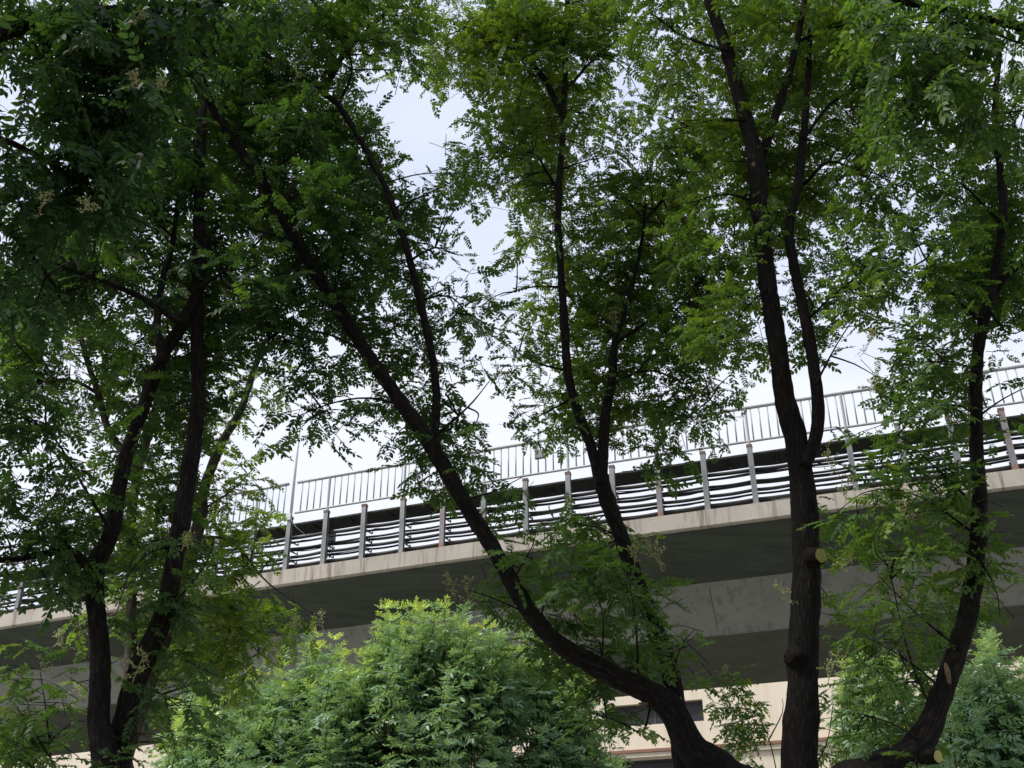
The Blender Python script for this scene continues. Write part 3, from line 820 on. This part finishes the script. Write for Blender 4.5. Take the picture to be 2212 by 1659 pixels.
# limbs in 3-D and the attachment points that sprays grow from
attach_px, attach_P, attach_t = [], [], []
clear_px, clear_r, clear_Y = [], [], []
CLEAR = {'A': [(520, 1180)], 'B': [(240, 1800)], 'C': [(200, 1150)], 'D': [(-200, 1900)], 'E': [(360, 960), (1330, 1800)]}      # bare stretches of stem: leaves grow mostly beyond them
for key in ORDER:
    T = TREES[key]
    T['root'] = empty('pagoda_tree' if key not in 'ST' else 'sapling', (0, 0, 0))
    tag(T['root'], T['label'], 'tree' if key not in 'ST' else 'sapling', 'pagoda trees along the pavement' if key not in 'ST' else 'saplings under the trees')
    fol = T['fol'] = Foliage()
    T['twigs'] = MB()
    trunk = MB()
    for si, (pts, d0, d1, w0, w1) in enumerate(T['stems']):
        n = len(pts)
        ww = w0 if isinstance(w0, list) else None
        if ww:
            ww = [q * SLIM.get(key, 1.0) for q in ww]
            w0 = ww[0]
        elif w0 >= 20: w0, w1 = w0 * SLIM.get(key, 1.0), w1 * SLIM.get(key, 1.0)
        cum = [0.0]
        for a, b in zip(pts, pts[1:]): cum.append(cum[-1] + math.hypot(b[0] - a[0], b[1] - a[1]))
        P = []
        for (px, py), q in zip(pts, cum):
            f = q / cum[-1]
            Y = d0 + (d1 - d0) * f + (0.10 * math.sin(3.1 * f + si * 2.1) if w0 > 20 else 0.18 * math.sin(4 * f + si))
            p = at(px, py, Y)
            wpx = np.interp(f * cum[-1], cum, ww) if ww else w0 + (w1 - w0) * (f ** 0.75)
            P.append((p, max(0.0035, 0.5 * wpx * (p - EYE).length / FD)))
        if si == 0:
            p0, r0 = P[0]
            if key in 'GH':
                P = [(Vector((p0.x, p0.y - 0.2, -0.15)), r0 * 1.25), (Vector((p0.x, p0.y, p0.z * 0.6)), r0 * 1.05)] + P
            else:
                g = Vector((p0.x + (p0.x - P[1][0].x) * 0.6, p0.y, -0.15))
                P = [(g, r0 * 1.45), (Vector((g.x * .6 + p0.x * .4, p0.y, 0.35)), r0 * 1.15)] + P
            T['root'].location = (P[0][0].x, P[0][0].y, 0)
        main = w0 >= 15.2
        if not main: P = [(p, max(.0030, q * (.62 - .2 * k / (n - 1)))) for k, (p, q) in enumerate(P)]
        pp, rr = spline(P, 0.045 if main else 0.09)
        if main:
            trunk.tube(pp, rr, 26 if w0 > 40 else 18, True, 0.014 if w0 > 40 else 0.008, si * 3.7 + ORDER.index(key) * 11.3)
        else:
            mbl = MB(); mbl.tube(pp, rr, 8, True, 0.002, si * 2.3)
            mbl.build('limb', M[T['bark']], T['root'], True, True)
        seglen = 26.0
        for a in range(n - 1):
            m_ = max(1, int((cum[a + 1] - cum[a]) / seglen))
            for q in range(m_):
                f = q / m_
                x = pts[a][0] * (1 - f) + pts[a + 1][0] * f
                y = pts[a][1] * (1 - f) + pts[a + 1][1] * f
                if main and key in CLEAR and any(q0 < y < q1 for q0, q1 in CLEAR[key]):
                    clear_px.append((x, y))
                    clear_r.append(.5 * (np.interp(cum[a] + f * (cum[a + 1] - cum[a]), cum, ww) if ww else w0))
                    clear_Y.append(P[-n:][a][0].lerp(P[-n:][a + 1][0], f).y)
                if si == 0 and key in 'BCDE' and y > 1350: continue
                attach_px.append((x, y)); attach_t.append(ORDER.index(key))
                attach_P.append(P[-n:][a][0].lerp(P[-n:][a + 1][0], f))
    trunk.build('trunk', M[T['bark']], T['root'], True, True)
APX = np.array(attach_px); AT = np.array(attach_t)
MPX = np.array(clear_px); MR = np.array(clear_r); MY = np.array(clear_Y)
ABIAS = np.array([25.0 if ORDER[k] in 'GH' else 0.0 for k in AT])

KEEP = [.03, .28, .55, .8, .95, 1, 1, 1, 1, 1]
def cover(p):
    x, y, z = p[0], p[1], p[2] - EYE.z
    fw = y * cp + z * sp
    u, v = x / fw, -(-y * sp + z * cp) / fw
    px, py = CX + FD * (u * cr - v * sr), CY + FD * (u * sr + v * cr)
    c, r_ = int(px // CELL), int(py // CELL)
    if 0 <= r_ < len(GRID) and 0 <= c < len(GRID[0]): return int(GRID[r_][c])
    return 9

def spray(T, P, out, nleaf, tone, sc_=1.0, kind=0, droop=0.25, prune=False):
    """a leafy twig: alternate pinnate leaves along a short stem"""
    d = np.array(out) + rv() * 0.55
    d[2] = d[2] * 0.6 + rng.normal(0.02, .25)
    d /= np.linalg.norm(d)
    ln = 0.30 * sc_
    a = np.array(P) - d * ln * 0.5
    sgn = 1
    side = np.cross(d, (0, 0, 1.0)); side /= max(1e-6, np.linalg.norm(side))
    got = 0
    for k in range(nleaf):
        u = (k + 0.4) / nleaf
        o = a + d * ln * u
        ld = d * (0.35 + 0.6 * u) + side * sgn * (1.0 - 0.5 * u) + rv() * 0.28
        ld[2] -= droop * rng.uniform(.2, 1.4)
        n_ = np.array((0, 0, 1.0)) + rv() * 0.38
        if prune:
            m_ = o + ld * (.1 / max(.3, np.linalg.norm(ld)))
            if rng.random() > KEEP[cover(m_)]: sgn = -sgn; continue
        T['fol'].leaf(o, ld, n_, sc_ * rng.uniform(.62, 1.2), tone + rng.normal(0, .12) + (.35 if rng.random() < .03 else 0), kind)
        sgn = -sgn
        got += 1
    if got > 1: T['twigs'].tube([Vector(a - d * .06), Vector(np.array(P) + (0, 0, .01)), Vector(a + d * ln * (got / nleaf))], [.0036, .003, .0015], 4, False)
    return got

NL = 5
A_SPRAY = 262.0 * (2212 / 1024) ** 2       # display px covered by one spray at 9 m
ROWS, COLS = len(GRID), len(GRID[0])
for r in range(ROWS):
    for c in range(COLS):
        od = OD[int(GRID[r][c])]
        if od == 0: continue
        budget = od * CELL * CELL
        while budget > 0:
            px = (c + rng.uniform(-.12, 1.12)) * CELL
            py = (r + rng.uniform(-.12, 1.12)) * CELL
            d2 = np.hypot(APX[:, 0] - px, APX[:, 1] - py)
            sc0 = d2 + np.abs(rng.normal(0, 55, len(d2))) + ABIAS
            k = int(np.argmin(sc0))
            T = TREES[ORDER[AT[k]]]
            B = attach_P[k]
            reach = min(1.3, 0.25 + d2[k] / 260.0)
            Y = B.y + rng.normal(0, 0.55) * reach
            near = np.hypot(MPX[:, 0] - px, MPX[:, 1] - py) - MR
            km = int(np.argmin(near))
            if near[km] < 70 and rng.random() < .93: Y = max(Y, MY[km] + rng.uniform(.40, 1.3))
            P = at(px, py, max(4.8, Y))
            A = A_SPRAY * (9.0 / (P - EYE).length * 1.1) ** 2
            big = T.get('big')
            if big: A *= 1.25
            if budget < A and rng.random() > budget / A: break
            budget -= A
            o = P - B
            dist = o.length
            o = o / max(dist, 1e-6)
            tone = T['tone'] + 0.32 * mnoise.noise(P * 0.9) + 0.04 * (P.z - 6) - (.16 if px < 800 and py < 900 else 0)  # upper-left clumps toned down: shade put into the leaf colour
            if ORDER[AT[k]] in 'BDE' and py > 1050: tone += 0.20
            if ORDER[AT[k]] == 'F' and py > 950: tone += 0.18  # low clump lightened in colour, standing in for light it lacks
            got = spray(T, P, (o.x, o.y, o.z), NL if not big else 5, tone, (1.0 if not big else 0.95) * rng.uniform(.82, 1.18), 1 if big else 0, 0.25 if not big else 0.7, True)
            if got > 3 and rng.random() < 0.14 and d2[k] < 170 and dist > 0.25:
                md = B.lerp(P, 0.5) + Vector((0, 0, 0.06 * dist)) + Vector(rv()) * 0.04 * dist
                T['twigs'].tube(*spline([(B, .010), (md, .007), (P, .0035)], .12), 5, False)

# unseen canopy above and behind the view, added to shade the near crowns
for key, x0, x1 in (('G', -11, 0), ('H', 0, 11)):
    T = TREES[key]
    cnt = 0
    while cnt < 800:
        x, y, z = rng.uniform(x0 - 1, x1 + 1), rng.uniform(-6.5, 8.0), rng.uniform(6.6, 11.0)
        dz, fy = z - EYE.z, y
        fwd = fy * cp + dz * sp
        upc = -fy * sp + dz * cp
        if fwd > 0 and abs(x / fwd) < .52 and upc / fwd < 0.50: continue
        if z > 6.6 + 4.4 * (1 - ((x - (x0 + x1) / 2) / 8.0) ** 2): continue
        spray(T, (x, y, z), rv(), 6, T['tone'], 1.5, 1)
        cnt += 1
# crowns carried on above and beside the frame
for key in 'ABCDEF':
    T = TREES[key]
    Y0 = T['stems'][0][2]
    xs_ = [p[0] for s in T['stems'] for p in s[0]]
    lo, hi = min(xs_) - 120, max(xs_) + 120
    for _ in range(170):
        px, py = rng.uniform(lo, hi), -rng.uniform(10, 420)
        spray(T, at(px, py, Y0 + rng.normal(0, .9)), rv(), NL, T['tone'] + .1, 1.25)
for _ in range(160):
    if rng.random() < .5: spray(TREES['A'], at(-rng.uniform(20, 420), rng.uniform(100, 1300), 8 + rng.normal(0, .8)), rv(), NL, .3, 1.2)
    spray(TREES['E'], at(2212 + rng.uniform(20, 420), rng.uniform(0, 900), 8.6 + rng.normal(0, .8)), rv(), NL, .35, 1.2)

def sawn_stub(T, px, py, Y, dirv, rad, ln, face='cut'):
    """sawn branch stub with a pale cut face"""
    p = at(px, py, Y)
    d = Vector(dirv).normalized()
    mb = MB()
    pp, rr = spline([(p - d * ln, rad * 1.25), (p - d * ln * .5, rad * 1.08), (p, rad)], .02)
    mb.tube(pp, rr, 20, True, .004, 2.2)
    st = mb.build('cut_stub', M['bark'], T['root'], True, True)
    mb = MB()
    x = d.cross(Vector((0, 0, 1))).normalized(); y = d.cross(x)
    n = 28
    vs = [p + d * .007]; at_ = [(0, 0, 0)]
    for ring in (0.5, 0.94):
        for k in range(n):
            a = 2 * math.pi * k / n
            rr_ = rad * ring * (1 + .07 * math.sin(2 * a + 1) + .04 * math.sin(5 * a))
            vs.append(p + d * (.007 if ring < .9 else .003) + x * rr_ * math.cos(a) + y * rr_ * math.sin(a)); at_.append((ring * math.cos(a), ring * math.sin(a), 0))
    fs = [(0, 1 + k, 1 + (k + 1) % n) for k in range(n)] + [(1 + k, 1 + n + k, 1 + n + (k + 1) % n, 1 + (k + 1) % n) for k in range(n)]
    mb.add(vs, fs, at_)
    o = mb.build('cut_face', M[face], None, False, True)
    o.parent = st
sawn_stub(TREES['D'], 1773, 1200, 8.93, (0.55, -0.82, -0.10), 0.070, 0.12)
sawn_stub(TREES['E'], 2026, 1634, 8.41, (0.55, -0.82, -0.1), 0.050, 0.15)

def wound(T, px, py, Y, w_, h_, mat, name):
    mb = MB()
    c = at(px, py, Y)
    n = 16
    vs, at_ = [c + Vector((0, -.01, 0))], [(0, 0, 0)]
    for k in range(n):
        a = 2 * math.pi * k / n
        j = 1 + .3 * mnoise.noise(Vector((math.cos(a) * 2, math.sin(a) * 2, px)))
        vs.append(c + Vector((w_ * j * math.cos(a), .03, h_ * j * math.sin(a)))); at_.append((math.cos(a) * .5, math.sin(a) * .5, 0))
    mb.add(vs, [(0, 1 + k, 1 + (k + 1) % n) for k in range(n)], at_)
    mb.build(name, M[mat], T['root'], True, True)
wound(TREES['E'], 2050, 1452, 8.45, .022, .085, 'torn', 'torn_bark')
wound(TREES['B'], 1392, 1518, 9.16, .05, .014, 'torn', 'torn_bark')
wound(TREES['D'], 1629, 351, 9.03, .022, .034, 'torn', 'bark_scar')
# knot on the tall trunk
kp = at(1727, 1414, 8.86)
mb = MB()
mb.tube(*spline([(kp + Vector((0, .14, .01)), .10), (kp + Vector((0, .06, 0)), .06), (kp + Vector((0.005, .03, -.008)), .034), (kp + Vector((0.006, .045, -.012)), .014)], .012), 18, True, .006, 4)
mb.build('knot', M['bark'], TREES['D']['root'], True, True)

# blossom panicles
def panicle(T, px, py, Y, size, tone, up=True):
    mb, at_ = MB(), []
    P = at(px, py, Y)
    ax = Vector((rng.normal(0, .4), rng.normal(0, .3), .9 if up else .3)).normalized()
    base = P - ax * size * .5
    mb.tube([base, P, P + ax * size * .5], [.003, .0025, .0012], 4, False)
    tones = [0.1] * 8
    octv = [(1, 0, 0), (-1, 0, 0), (0, 1, 0), (0, -1, 0), (0, 0, 1), (0, 0, -1)]
    octf = [(0, 2, 4), (2, 1, 4), (1, 3, 4), (3, 0, 4), (2, 0, 5), (1, 2, 5), (3, 1, 5), (0, 3, 5)]
    for k in range(13):
        u = k / 13
        o = base + ax * size * (.15 + .85 * u)
        d = (Vector(rv()).normalized() + ax * .5).normalized()
        ln = size * .55 * (1 - .65 * u)
        e = o + d * ln + Vector((0, 0, .1 * ln))
        mb.tube([o, o.lerp(e, .5), e], [.002, .0017, .001], 4, False)
        tones += [0.05] * 8
        for q in range(7):
            c = o.lerp(e, .25 + .75 * q / 6) + Vector(rv()) * .008
            s_ = rng.uniform(.004, .0085)
            mb.add([c + Vector(v) * s_ * rng.uniform(.7, 1.3) for v in octv], octf)
            tones += [tone + rng.normal(0, .15)] * 8
    o = mb.build('flower_panicle', M['blossom'], T['root'])
    a = o.data.attributes.new('tone', 'FLOAT', 'FACE')
    v = np.clip(np.resize(np.array(tones, dtype=np.float32), len(o.data.polygons)), 0, 1)
    a.data.foreach_set('value', v)
for key, px, py, dy, s, tn_ in [('G', 190, 445, 5.6, .2, .5), ('G', 95, 432, 5.6, .2, .45), ('G', 290, 172, 5.5, .16, .4), ('G', 350, 185, 5.5, .13, .4), ('G', 300, 40, 5.5, .16, .4), ('G', 165, 95, 5.5, .13, .4),
                            ('B', 640, 150, 8.2, .28, .45), ('B', 540, 35, 8.2, .25, .4), ('B', 1010, 1285, 8.7, .34, .18), ('B', 975, 1262, 8.8, .25, .18), ('B', 1400, 1190, 8.6, .34, .15), ('B', 1425, 1205, 8.6, .28, .15), ('B', 1370, 1200, 8.7, .25, .15),
                            ('C', 850, 330, 9.8, .25, .5), ('C', 1075, 810, 9.7, .28, .5), ('C', 1060, 640, 9.7, .25, .5), ('C', 1330, 690, 10.0, .35, .25),
                            ('E', 1880, 735, 8.3, .28, .55), ('E', 1890, 830, 8.3, .25, .4), ('E', 1800, 1000, 8.1, .28, .35), ('E', 1830, 1060, 8.1, .25, .3), ('E', 1960, 1105, 7.9, .22, .7), ('E', 1830, 1215, 8.0, .25, .35), ('E', 1800, 1440, 8.1, .28, .3),
                            ('D', 1690, 1280, 8.7, .22, .5),
                            ('F', 692, 1338, 12.6, .26, .8), ('F', 640, 1350, 12.4, .24, .75), ('F', 560, 1330, 12.2, .24, .7), ('F', 600, 1400, 12.4, .24, .7), ('F', 500, 1390, 12.0, .24, .75), ('F', 470, 1340, 11.9, .22, .7), ('F', 560, 1470, 12.3, .26, .5), ('F', 130, 1385, 12.2, .24, .8), ('F', 165, 1500, 12.2, .26, .8), ('F', 175, 1350, 12.0, .22, .75), ('F', 340, 1060, 10.9, .24, .6),
                            ('A', 300, 1440, 7.3, .25, .12), ('A', 400, 1170, 7.6, .2, .12), ('S', 95, 1440, 9.4, .22, .2), ('T', 1570, 1452, 11.3, .16, .25)]:
    panicle(TREES[key], px, py, dy, s * (1 if key in 'F' else .85), tn_ * (1 if key in 'F' else .6))

for key in ORDER:
    T = TREES[key]
    mb = T['twigs']
    mb.a = [(v[0] * 9, v[1] * 9, v[2]) for v in mb.v]
    tag(mb.build('twigs', M['bark'], T['root'], False, True), kind='stuff')
    T['fol'].build('crown', T['root'], M['leaf'], [TPL, TPL_BIG])

# ------------------------------------------------------------------ young ash trees in the open strip before the viaduct
def ash(label, base_px, Y, profile, ybot, ntuft, tone0, group='young trees under the viaduct', lowgap=True):
    root = empty('young_tree', (at(base_px, 1500, Y).x, Y, 0))
    tag(root, label, 'tree', group)
    T = dict(fol=Foliage(), twigs=MB())
    bx_, by_ = root.location.x, root.location.y
    tr = MB()
    X = [p[0] for p in profile]; Yp = [p[1] for p in profile]
    ztop = at(base_px, min(Yp), Y).z
    stem = [(Vector((bx_, by_, -.1)), .10), (Vector((bx_ + .05, by_, 1.2)), .085), (Vector((bx_, by_ + .1, ztop * .55)), .06), (Vector((bx_ + .1, by_, ztop * .8)), .03)]
    tr.tube(*spline(stem, .1), 12, True, .004, base_px * .01)
    hubs = [Vector((bx_, by_, ztop * q)) for q in (.3, .4, .5, .6, .7)]
    made = 0
    leaders = []
    for q in range(int((X[-1] - X[0]) / 26)):      # single shoots standing above the outline
        lx = rng.uniform(X[0] + 15, X[-1] - 15)
        ly = np.interp(lx, X, Yp) - rng.uniform(0, 34)
        leaders += [(lx + rng.normal(0, 5), ly + 27 * k) for k in range(4)]
    while made < ntuft:
        px = rng.uniform(X[0], X[-1])
        # single shoots stand up above the general outline
        spike = 60 * mnoise.noise(Vector((px * .05, base_px, 0))) + 46 * mnoise.noise(Vector((px * .11, base_px, 5)))
        top = np.interp(px, X, Yp) + 44 - .7 * spike
        v = rng.random()
        py = top + v * (ybot - top)
        if leaders:
            px, py = leaders.pop()
            v = .02
            made -= 1
        if lowgap and py > 1500 and mnoise.noise(Vector((px * .014, py * .018, 3))) > .14 - (py - 1500) * .0012: continue
        yy = Y + rng.normal(0, .7) * (0.5 + v)
        P = at(px, py, yy)
        made += 1
        young = math.exp(-v * 2.2) * (rng.uniform(.7, 1.0) if rng.random() < .42 else .12)
        tone = tone0 + .16 * young + rng.normal(0, .08) - .10 * v
        axis = np.array((rng.normal(0, .13), rng.normal(0, .13), 1.0)); axis /= np.linalg.norm(axis)
        base = np.array(P)
        nw = 5
        for k in range(nw):
            u = k / (nw - 1)
            o = base + axis * (.52 * (u - 1.0))
            a0_ = rng.uniform(0, 6.28)
            nl = (2 if k % 2 else 3) if k < nw - 1 else 5
            for q in range(nl):
                a = a0_ + q * 6.283 / nl
                el = -.30 + 1.15 * u + rng.normal(0, .15)
                d = np.array((math.cos(a) * math.cos(el), math.sin(a) * math.cos(el), math.sin(el)))
                T['fol'].leaf(o, d, np.array((0, 0, 1.0)) + rv() * .25, (1.15 - .55 * u) * rng.uniform(.85, 1.15), tone + 1.0 * young * max(0, u - .4), 0)
        T['twigs'].tube([Vector(base - axis * .75), Vector(base - axis * .1)], [.007, .003], 4, False)
        if rng.random() < .10:
            h = min(hubs, key=lambda q: (q - P).length)
            e_ = Vector(base - axis * .6)
            T['twigs'].tube(*spline([(h, .02), (h.lerp(e_, .5) + Vector((0, 0, -.15)), .013), (e_, .007)], .2), 5, False)
    tr.build('trunk', M['bark'], root, True, True)
    tw = T['twigs']; tw.a = [(x * 9, y * 9, z) for x, y, z in tw.v]
    tag(tw.build('twigs', M['bark'], root, False, True), kind='stuff')
    T['fol'].build('crown', root, M['leaf_ash'], [TPL_ASH])

ash('bushy young tree with pale shoots at the left end of the lower green clump', 560, 15.6, [(340, 1610), (390, 1530), (430, 1490), (500, 1490), (560, 1475), (620, 1440), (690, 1400), (760, 1430), (800, 1500)], 1730, 440, .30)
ash('broad young tree with the highest bright shoots in the middle of the lower green clump', 880, 15.0, [(660, 1470), (700, 1400), (750, 1400), (800, 1350), (840, 1325), (880, 1318), (920, 1360), (960, 1335), (1035, 1330), (1080, 1400), (1110, 1460)], 1730, 350, .30)
ash('young tree at the right end of the lower green clump partly behind the leaning trunk', 1150, 15.8, [(1000, 1450), (1050, 1380), (1100, 1375), (1150, 1380), (1200, 1430), (1250, 1480), (1290, 1530), (1330, 1600), (1345, 1650)], 1730, 210, .28)
ash('dark leaved young tree just right of the tallest trunk below the crooked tree', 1870, 14.6, [(1800, 1530), (1825, 1460), (1850, 1420), (1900, 1450), (1960, 1440), (2010, 1500)], 1730, 70, .24)
ash('dark bluish young tree in the lower right corner against the cream wall', 2130, 14.2, [(2010, 1520), (2050, 1430), (2100, 1378), (2140, 1410), (2180, 1430), (2240, 1480), (2320, 1540)], 1730, 200, .18)
